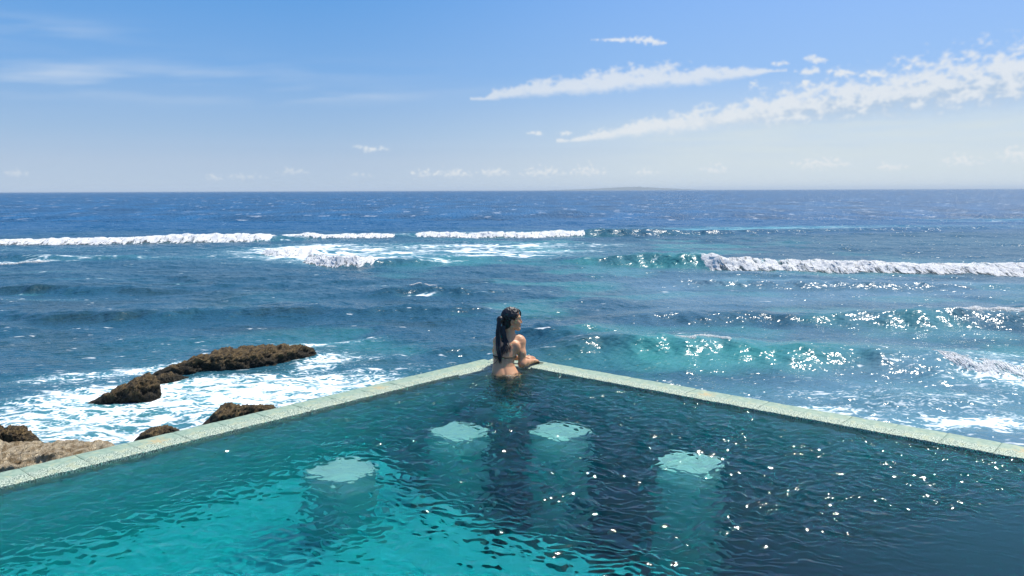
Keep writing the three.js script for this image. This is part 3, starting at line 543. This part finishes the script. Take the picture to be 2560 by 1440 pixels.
// ---------- the person at the corner of the pool ----------
const V = (x, y, z) => new THREE.Vector3(x, y, z);
function surfaceNet(f, lo, hi, h) {                 // mesh of f = 0 on a grid of cell h; f < 0 inside
  const nx = Math.ceil((hi[0] - lo[0]) / h) + 1, ny = Math.ceil((hi[1] - lo[1]) / h) + 1, nz = Math.ceil((hi[2] - lo[2]) / h) + 1, F = new Float32Array(nx * ny * nz), at = (i, j, k) => (k * ny + j) * nx + i;
  for (let k = 0; k < nz; k++) for (let j = 0; j < ny; j++) for (let i = 0; i < nx; i++) F[at(i, j, k)] = f(lo[0] + i * h, lo[1] + j * h, lo[2] + k * h);
  const id = new Int32Array(nx * ny * nz).fill(-1), P = [], I = [];
  const E = [[0, 1], [2, 3], [4, 5], [6, 7], [0, 2], [1, 3], [4, 6], [5, 7], [0, 4], [1, 5], [2, 6], [3, 7]];
  for (let k = 0; k < nz - 1; k++) for (let j = 0; j < ny - 1; j++) for (let i = 0; i < nx - 1; i++) {
    const c = []; let m = 0;
    for (let q = 0; q < 8; q++) { const v = F[at(i + (q & 1), j + ((q >> 1) & 1), k + (q >> 2))]; c.push(v); if (v < 0) m++; }
    if (m === 0 || m === 8) continue;
    let x = 0, y = 0, z = 0, n = 0;
    for (const [a, b] of E) if ((c[a] < 0) !== (c[b] < 0)) { const t = c[a] / (c[a] - c[b]); x += lerp(a & 1, b & 1, t); y += lerp((a >> 1) & 1, (b >> 1) & 1, t); z += lerp(a >> 2, b >> 2, t); n++; }
    id[at(i, j, k)] = P.length / 3;
    P.push(lo[0] + (i + x / n) * h, lo[1] + (j + y / n) * h, lo[2] + (k + z / n) * h);
  }
  const quad = (a, b, c, d, flip) => { if (a < 0 || b < 0 || c < 0 || d < 0) return; flip ? I.push(a, c, b, a, d, c) : I.push(a, b, c, a, c, d); };
  for (let k = 1; k < nz - 1; k++) for (let j = 1; j < ny - 1; j++) for (let i = 1; i < nx - 1; i++) {
    const s = F[at(i, j, k)] < 0;
    if (s !== F[at(i + 1, j, k)] < 0) quad(id[at(i, j - 1, k - 1)], id[at(i, j, k - 1)], id[at(i, j, k)], id[at(i, j - 1, k)], !s);
    if (s !== F[at(i, j + 1, k)] < 0) quad(id[at(i - 1, j, k - 1)], id[at(i - 1, j, k)], id[at(i, j, k)], id[at(i, j, k - 1)], !s);
    if (s !== F[at(i, j, k + 1)] < 0) quad(id[at(i - 1, j - 1, k)], id[at(i, j - 1, k)], id[at(i, j, k)], id[at(i - 1, j, k)], !s);
  }
  const N = new Float32Array(P.length), e = h * 0.5;
  for (let q = 0; q < P.length; q += 3) {
    const x = P[q], y = P[q + 1], z = P[q + 2], a = f(x + e, y, z) - f(x - e, y, z), b = f(x, y + e, z) - f(x, y - e, z), c = f(x, y, z + e) - f(x, y, z - e), l = Math.hypot(a, b, c) || 1;
    N[q] = a / l; N[q + 1] = b / l; N[q + 2] = c / l;
  }
  const g = new THREE.BufferGeometry();
  g.setAttribute('position', new THREE.BufferAttribute(new Float32Array(P), 3));
  g.setAttribute('normal', new THREE.BufferAttribute(N, 3));
  g.setIndex(I);
  return g;
}
const smin = (a, b, k) => { const t = Math.max(k - Math.abs(a - b), 0) / k; return Math.min(a, b) - t * t * k * 0.25; };
const cap = (a, b, ra, rb) => { const dx = b[0] - a[0], dy = b[1] - a[1], dz = b[2] - a[2], L = dx * dx + dy * dy + dz * dz; return (x, y, z) => { const t = clamp(((x - a[0]) * dx + (y - a[1]) * dy + (z - a[2]) * dz) / L); return Math.hypot(x - a[0] - dx * t, y - a[1] - dy * t, z - a[2] - dz * t) - lerp(ra, rb, t); }; };
const ell = (c, r) => (x, y, z) => { const X = (x - c[0]) / r[0], Y = (y - c[1]) / r[1], Z = (z - c[2]) / r[2], k0 = Math.hypot(X, Y, Z), k1 = Math.hypot(X / r[0], Y / r[1], Z / r[2]); return k1 < 1e-6 ? -Math.min(...r) : k0 * (k0 - 1) / k1; };
const blend = (parts, k) => (x, y, z) => { let d = parts[0](x, y, z); for (let i = 1; i < parts.length; i++) d = smin(d, parts[i](x, y, z), k); return d; };

// torso rows: [height, centre x, centre z, half width, half depth]
const torsoRows = [[-0.2, 0.012, 0.01, 0.15, 0.105], [-0.12, 0.012, 0.015, 0.168, 0.118], [-0.06, 0.01, 0.008, 0.16, 0.115], [0, 0.002, -0.012, 0.138, 0.1], [0.06, -0.012, -0.04, 0.116, 0.084], [0.11, -0.01, -0.06, 0.112, 0.082], [0.17, 0.004, -0.088, 0.122, 0.088], [0.24, 0.026, -0.125, 0.138, 0.09], [0.29, 0.042, -0.158, 0.14, 0.078], [0.325, 0.048, -0.178, 0.11, 0.062], [0.345, 0.05, -0.186, 0.07, 0.05]];
const torso = (x, y, z) => { const [cx, cz, a, b] = ptLine(torsoRows, y), q = Math.hypot((x - cx) / a, (z - cz) / b), d = (q - 1) * Math.min(a, b) * 0.95; const over = Math.max(y - 0.345, -0.2 - y); 
  // the hollow along the spine
  const spine = 0.007 * Math.exp(-(((x - cx) / 0.016) ** 2)) * sst(-0.02, 0.05, z - cz) * sst(0.33, 0.2, y); return Math.max(d + spine, over); };
const body = blend([
  torso,
  cap([0.05, 0.31, -0.182], [0.06, 0.44, -0.196], 0.058, 0.05), cap([0.05, 0.335, -0.18], [0.135, 0.315, -0.196], 0.042, 0.044), cap([0.045, 0.335, -0.18], [-0.04, 0.315, -0.18], 0.042, 0.044),
  cap([0.16, 0.302, -0.2], [0.172, 0.29, -0.19], 0.056, 0.05), cap([-0.058, 0.302, -0.19], [-0.072, 0.29, -0.2], 0.055, 0.05),
  // right arm: shoulder, elbow on the coping, wrist
  cap([0.172, 0.292, -0.19], [0.184, 0.17, -0.13], 0.049, 0.04), cap([0.184, 0.17, -0.13], [0.182, 0.066, -0.095], 0.04, 0.035), cap([0.182, 0.064, -0.095], [0.225, 0.066, -0.165], 0.037, 0.037), cap([0.225, 0.066, -0.165], [0.306, 0.058, -0.285], 0.037, 0.025),
  // left arm, folded in front
  cap([-0.072, 0.292, -0.2], [-0.092, 0.17, -0.29], 0.047, 0.04), cap([-0.092, 0.17, -0.29], [-0.088, 0.066, -0.38], 0.039, 0.035), cap([-0.088, 0.064, -0.38], [0.0, 0.068, -0.395], 0.037, 0.037), cap([0.0, 0.068, -0.395], [0.165, 0.068, -0.378], 0.036, 0.025), cap([0.165, 0.068, -0.378], [0.2, 0.07, -0.372], 0.025, 0.024),
  // shoulder blades
  ell([0.115, 0.245, -0.082], [0.045, 0.06, 0.03]), ell([-0.04, 0.245, -0.085], [0.045, 0.06, 0.03]),
  // seat and legs
  ell([0.078, -0.12, 0.07], [0.086, 0.1, 0.085]), ell([-0.062, -0.12, 0.06], [0.086, 0.1, 0.085]),
  cap([0.09, -0.17, 0.02], [0.09, -0.52, 0.0], 0.088, 0.058), cap([-0.07, -0.17, 0.015], [-0.07, -0.52, -0.02], 0.088, 0.058), cap([0.09, -0.52, 0.0], [0.09, -0.86, 0.04], 0.054, 0.034), cap([-0.07, -0.52, -0.02], [-0.07, -0.86, 0.02], 0.054, 0.034),
  cap([0.09, -0.885, 0.04], [0.1, -0.9, -0.12], 0.034, 0.024), cap([-0.07, -0.885, 0.02], [-0.07, -0.9, -0.14], 0.034, 0.024),
], 0.03);
// head axes: F where the face looks, U up, S towards the camera
const HO = [0.078, 0.527, -0.2], HF = V(0.965, -0.03, -0.22).normalize(), HS = V(0.2, 0, 0.97).normalize(), HU = HS.clone().cross(HF).normalize().multiplyScalar(1);
if (HU.y < 0) HU.negate();
HS.copy(HF.clone().cross(HU)).normalize();
if (HS.z < 0) HS.negate();
const hp = (f, u, s) => [HO[0] + HF.x * f + HU.x * u + HS.x * s, HO[1] + HF.y * f + HU.y * u + HS.y * s, HO[2] + HF.z * f + HU.z * u + HS.z * s];
const inHead = (g) => (x, y, z) => { const X = x - HO[0], Y = y - HO[1], Z = z - HO[2]; return g(X * HF.x + Y * HF.y + Z * HF.z, X * HU.x + Y * HU.y + Z * HU.z, X * HS.x + Y * HS.y + Z * HS.z); };
const headCore = blend([
  ell([-0.008, 0.034, 0], [0.09, 0.08, 0.07]), ell([0.03, -0.03, 0], [0.06, 0.082, 0.057]), cap([0.0, -0.075, 0.04], [0.07, -0.1, 0.012], 0.02, 0.018), cap([0.0, -0.075, -0.04], [0.07, -0.1, -0.012], 0.02, 0.018),
  ell([0.058, -0.03, 0.032], [0.028, 0.03, 0.026]), ell([0.058, -0.03, -0.032], [0.028, 0.03, 0.026]), cap([0.076, 0.024, 0.03], [0.082, 0.026, -0.03], 0.011, 0.011), ell([0.074, -0.101, 0], [0.02, 0.017, 0.02]),
  cap([-0.028, -0.06, 0], [-0.03, -0.14, 0.0], 0.052, 0.05),
], 0.022);
const headFine = (f, u, s) => {
  let d = headCore(f, u, s);
  for (const m of [-1, 1]) { d = -smin(-d, Math.hypot(f - 0.094, u - 0.004, s - m * 0.03) - 0.013, 0.012); d = smin(d, Math.hypot(f - 0.077, u - 0.003, s - m * 0.03) - 0.0115, 0.003); }
  d = smin(d, noseA(f, u, s), 0.01); d = smin(d, noseB(f, u, s), 0.006);
  d = smin(d, lipU(f, u, s), 0.005); d = smin(d, lipL(f, u, s), 0.004);
  for (const m of [-1, 1]) { const e = earOut(f, u, s * m), i = Math.hypot((f + 0.008) / 0.8, u + 0.022, s * m - 0.079) - 0.011; d = smin(d, Math.max(e, -i), 0.006); }
  return d;
};
const noseA = cap([0.086, 0.014, 0], [0.106, -0.03, 0], 0.007, 0.0105), noseB = ell([0.094, -0.036, 0], [0.014, 0.009, 0.017]), lipU = ell([0.09, -0.061, 0], [0.011, 0.0065, 0.021]), lipL = ell([0.088, -0.074, 0], [0.011, 0.0075, 0.018]), earOut = ell([-0.012, -0.02, 0.069], [0.019, 0.031, 0.011]);
const head = inHead(headFine);
function hand(wrist, dir, side, up, curls, spread) {     // palm, four fingers and a thumb; dir along the hand, side towards the thumb, up off the back of the hand
  const w = V(...wrist), d = V(...dir).normalize(), u0 = V(...up), t = V(...side); t.addScaledVector(d, -t.dot(d)).normalize();
  const n = d.clone().cross(t).normalize(); if (n.dot(u0) < 0) n.negate();
  const P = (a, b, c) => w.clone().addScaledVector(d, a).addScaledVector(t, b).addScaledVector(n, c).toArray();
  const palm = blend([cap(P(0, 0, 0), P(0.03, 0, 0), 0.021, 0.02), cap(P(0.02, 0.018, 0), P(0.072, 0.026, 0.002), 0.016, 0.0125), cap(P(0.02, 0.004, 0), P(0.076, 0.008, 0.003), 0.016, 0.0125), cap(P(0.02, -0.01, 0), P(0.074, -0.009, 0.002), 0.016, 0.012), cap(P(0.018, -0.018, 0), P(0.066, -0.025, 0), 0.015, 0.0115)], 0.014);
  const fingers = [];
  [[0.072, 0.026, 0.068], [0.076, 0.008, 0.076], [0.074, -0.009, 0.07], [0.066, -0.025, 0.055]].forEach(([a, b, L], q) => {
    let x = a, y = b, c = 0.002, bend = curls[0] + q * 0.05; const fan = (b / 0.026) * spread, chain = [];
    for (let s = 0; s < 3; s++) { const l = L * [0.45, 0.31, 0.24][s], X = x + l * Math.cos(bend), C = c - l * Math.sin(bend), Y = y + l * fan; chain.push(cap(P(x, y, c), P(X, Y, C), 0.0092 - s * 0.0009, 0.0086 - s * 0.001)); x = X; y = Y; c = C; bend += curls[1]; }
    fingers.push(blend(chain, 0.004));
  });
  fingers.push(blend([cap(P(0.014, 0.022, -0.004), P(0.045, 0.045, -0.01), 0.013, 0.011), cap(P(0.045, 0.045, -0.01), P(0.078, 0.052, -0.018), 0.0105, 0.008)], 0.004));
  const f = (x, y, z) => { let v = palm(x, y, z); for (const q of fingers) v = smin(v, q(x, y, z), 0.005); return v; };
  const c = P(0.06, 0.005, -0.01);
  return surfaceNet(f, c.map((v) => v - 0.115), c.map((v) => v + 0.115), 0.0034);
}
const person = thing('person', -0.08, LEVEL, -8.25);
tag(person, 'person in a bikini seen from behind, leaning on the pool corner and looking right', 'person');
const skinMat = std({ color: new THREE.Color().setRGB(0.6, 0.3, 0.155), roughness: 0.42, specularIntensity: 0.8 });
{
  const g = [
    surfaceNet((x, y, z) => body(x, y, z), [-0.26, -0.94, -0.48], [0.36, 0.46, 0.2], 0.0105),
    surfaceNet(head, [HO[0] - 0.14, HO[1] - 0.17, HO[2] - 0.13], [HO[0] + 0.14, HO[1] + 0.14, HO[2] + 0.13], 0.0032),
    hand([0.3, 0.06, -0.278], [0.56, -0.16, -0.8], [-0.9, 0.1, -0.5], [0, 1, 0], [0.3, 0.45], 0.1),
    hand([0.195, 0.072, -0.372], [0.98, 0.05, 0.12], [0, 0.2, -1], [0, 1, 0], [0.16, 0.28], 0.08),
  ];
  mesh('body', mergeGeometries(g), skinMat, person);
  // face details
  const dark = std({ color: new THREE.Color().setRGB(0.012, 0.009, 0.008), roughness: 0.5 }), lipMat = std({ color: new THREE.Color().setRGB(0.5, 0.16, 0.13), roughness: 0.4 });
  for (const m of [-1, 1]) {
    const brow = new THREE.TubeGeometry(new THREE.CatmullRomCurve3([hp(0.094, 0.023, m * 0.014), hp(0.092, 0.028, m * 0.028), hp(0.078, 0.025, m * 0.044)].map((a) => V(...a))), 12, 0.0026, 6);
    mesh('eyebrow', brow, dark, person);
    const lid = new THREE.TubeGeometry(new THREE.CatmullRomCurve3([hp(0.089, 0.004, m * 0.02), hp(0.0905, 0.007, m * 0.03), hp(0.083, 0.003, m * 0.042)].map((a) => V(...a))), 12, 0.0022, 6);
    mesh('eyelashes', lid, dark, person);
  }
  mesh('lips', surfaceNet(inHead((f, u, s) => Math.min(ell([0.0915, -0.062, 0], [0.0115, 0.0058, 0.018])(f, u, s), ell([0.09, -0.0745, 0], [0.011, 0.0062, 0.015])(f, u, s))), hp(0.09, -0.068, 0).map((v) => v - 0.03), hp(0.09, -0.068, 0).map((v) => v + 0.03), 0.002), lipMat, person);
}
// hair: a cap drawn back to a knot, a wet tail and loose locks down the back
{
  const hairMat = std({ color: new THREE.Color().setRGB(0.012, 0.010, 0.011), roughness: 0.45 });
  const capF = inHead((f, u, s) => {
    const e = ell([-0.014, 0.038, 0], [0.106, 0.098, 0.084])(f, u, s) + 0.0024 * Math.sin(f * 60 + s * 260 + u * 50) + 0.003 * n3(f * 30, u * 30, s * 30);
    const nape = ell([-0.05, -0.045, 0], [0.062, 0.07, 0.062])(f, u, s);
    const front = f * 0.93 - u * 0.42 - 0.012 + 0.006 * Math.sin(s * 90), low = f + 0.012 - Math.max(0, u + 0.01) * 3;
    const ear = Math.min(ell([-0.006, -0.022, 0.08], [0.024, 0.034, 0.034])(f, u, s), ell([-0.006, -0.022, -0.08], [0.024, 0.034, 0.034])(f, u, s));
    return Math.max(smin(e, nape, 0.02), front, low, -ear);
  });
  const parts = [surfaceNet(capF, [HO[0] - 0.15, HO[1] - 0.15, HO[2] - 0.13], [HO[0] + 0.13, HO[1] + 0.15, HO[2] + 0.13], 0.0036),
    surfaceNet(blend([ell([-0.042, 0.535, -0.152], [0.034, 0.032, 0.034]), cap([-0.05, 0.54, -0.145], [-0.064, 0.47, -0.115], 0.027, 0.024), cap([-0.02, 0.54, -0.17], [-0.05, 0.535, -0.15], 0.04, 0.03)], 0.02), [-0.13, 0.4, -0.25], [0.06, 0.62, -0.04], 0.005)];
  const r = rng(63), strand = (raw, rad) => { const pts = raw.map((a) => (Array.isArray(a) ? V(...a) : a)); const t = new THREE.TubeGeometry(new THREE.CatmullRomCurve3(pts), 14, rad, 5); const p = t.attributes.position, q = V(0, 0, 0); const c = new THREE.CatmullRomCurve3(pts); for (let i = 0; i < p.count; i++) { const k = Math.floor(i / 6) / 14, m = c.getPointAt(clamp(k)); q.fromBufferAttribute(p, i).sub(m).multiplyScalar(k > 0.6 ? 1 - (k - 0.6) * 2.2 : 1).add(m); p.setXYZ(i, q.x, q.y, q.z); } t.deleteAttribute('uv'); parts.push(t); };
  const j = (s) => (r() - 0.5) * 2 * s;
  for (let k = 0; k < 95; k++) {        // tail
    const a = j(0.02), b = j(0.016), e = r();
    strand([V(-0.055 + a * 0.6, 0.5 + j(0.02), -0.125 + b), V(-0.072 + a * 0.9, 0.42, -0.088 + b), V(-0.07 + a, 0.33, -0.06 + b * 0.8), V(-0.066 + a * 1.05 + j(0.006), 0.245, -0.008 + b * 0.6), V(-0.062 + a * 0.9 + 0.012 * e, 0.19, 0.012 + b * 0.5), V(-0.056 + a * 0.7 + 0.01 * e, 0.175 - 0.075 * e, 0.028 + 0.012 * e + b * 0.3)], 0.0042 + 0.002 * r());
  }
  for (let k = 0; k < 80; k++) {        // loose wet locks lying over the back
    const e = r(), x1 = lerp(-0.05, 0.085, Math.pow(e, 1.2)), y1 = lerp(0.16, 0.235, e) + j(0.02);
    const back = (x, y) => { const [cx, cz, a, b] = ptLine(torsoRows, y); return cz + b * Math.sqrt(Math.max(0.05, 1 - ((x - cx) / a) ** 2)) + 0.006; };
    const P = [V(-0.03 + 0.03 * e + j(0.012), 0.47, -0.13), V(-0.04 + 0.045 * e + j(0.01), 0.4, -0.112)];
    for (const t of [0.25, 0.5, 0.75, 1]) { const x = lerp(-0.02 + 0.03 * e, x1, Math.pow(t, 1.2)) + j(0.005), y = lerp(0.36, y1, t); P.push(V(x, y, Math.max(back(x, y), t < 0.3 ? -0.1 : -9) + r() * 0.006)); }
    strand(P, 0.0026 + 0.003 * r());
  }
  for (let k = 0; k < 14; k++) { const s = -0.01 - 0.045 * r(); strand([hp(0.035 + j(0.01), 0.118, s * 0.4), hp(0.078 + j(0.006), 0.1, s), hp(0.102, 0.065 + j(0.005), s - 0.006), hp(0.098, 0.03 + j(0.01), s - 0.022), hp(0.07, 0.005, -0.066)], 0.0034); }   // fringe on the far side
  for (let k = 0; k < 12; k++) strand([hp(0.05 + j(0.01), 0.11, 0.02 + j(0.01)), hp(0.062, 0.08 + j(0.005), 0.052), hp(0.04, 0.04, 0.072), hp(0.012, 0.022 + j(0.006), 0.075), hp(-0.03, 0.012 + j(0.006), 0.076)], 0.004);
  for (const q of parts) { q.deleteAttribute('uv'); if (!q.index) throw new Error('index'); }
  mesh('hair', mergeGeometries(parts), hairMat, person);
}
// bikini: back strap with a bow, hip string and brief
{
  const cloth = std({ color: new THREE.Color().setRGB(0.09, 0.065, 0.035), roughness: 0.85 });
  const ring = (y, lean, k, rad, from = 0, to = 6.2832) => { const P = []; for (let i = 0; i <= 40; i++) { const a = lerp(from, to, i / 40), [cx, cz, A, B] = ptLine(torsoRows, y); const x = cx + A * k * Math.cos(a); P.push(V(x, y + lean * (x - cx), cz + B * k * Math.sin(a))); } return new THREE.TubeGeometry(new THREE.CatmullRomCurve3(P), 80, rad, 6); };
  mesh('bikini_strap', ring(0.155, -0.05, 1.016, 0.008), cloth, person);
  const tie = (pts, rad) => new THREE.TubeGeometry(new THREE.CatmullRomCurve3(pts.map((a) => V(...a))), 16, rad, 6);
  const bow = [tie([[-0.062, 0.155, 0.004], [-0.09, 0.172, 0.012], [-0.104, 0.152, 0.012], [-0.066, 0.148, 0.006]], 0.004), tie([[-0.062, 0.152, 0.006], [-0.085, 0.12, 0.016], [-0.108, 0.09, 0.012]], 0.0036), tie([[-0.062, 0.152, 0.006], [-0.055, 0.12, 0.024], [-0.048, 0.095, 0.03]], 0.0036)];
  mesh('bikini_bow', mergeGeometries(bow), cloth, person);
  mesh('bikini_string', ring(-0.03, 0.06, 1.02, 0.005), cloth, person);
  mesh('bikini_brief', surfaceNet((x, y, z) => Math.max(body(x, y, z) - 0.005, y + 0.055 + Math.abs(x - 0.01) * -0.1, -(y + 0.26), -(body(x, y, z) + 0.006), Math.abs(x - 0.008) - 0.03 - (y + 0.26) * 0.5), [-0.2, -0.3, -0.2], [0.22, -0.03, 0.2], 0.007), cloth, person);
}
// thin black thing lying on the coping past the hand
{
  const t = tag(mesh('black_stick', (() => { const g = new THREE.CapsuleGeometry(0.0065, 0.12, 4, 10); g.rotateZ(Math.PI / 2); g.scale(1, 0.8, 1.4); return g; })(), std({ color: new THREE.Color().setRGB(0.01, 0.01, 0.011), roughness: 0.4 })), 'thin black stick-like object lying on the coping beyond the hand', 'stick');
  t.position.set(-0.08 + 0.36, TOP + 0.007, -8.25 - 0.325); t.rotation.y = -0.42;
}
renderer.render(scene, camera);
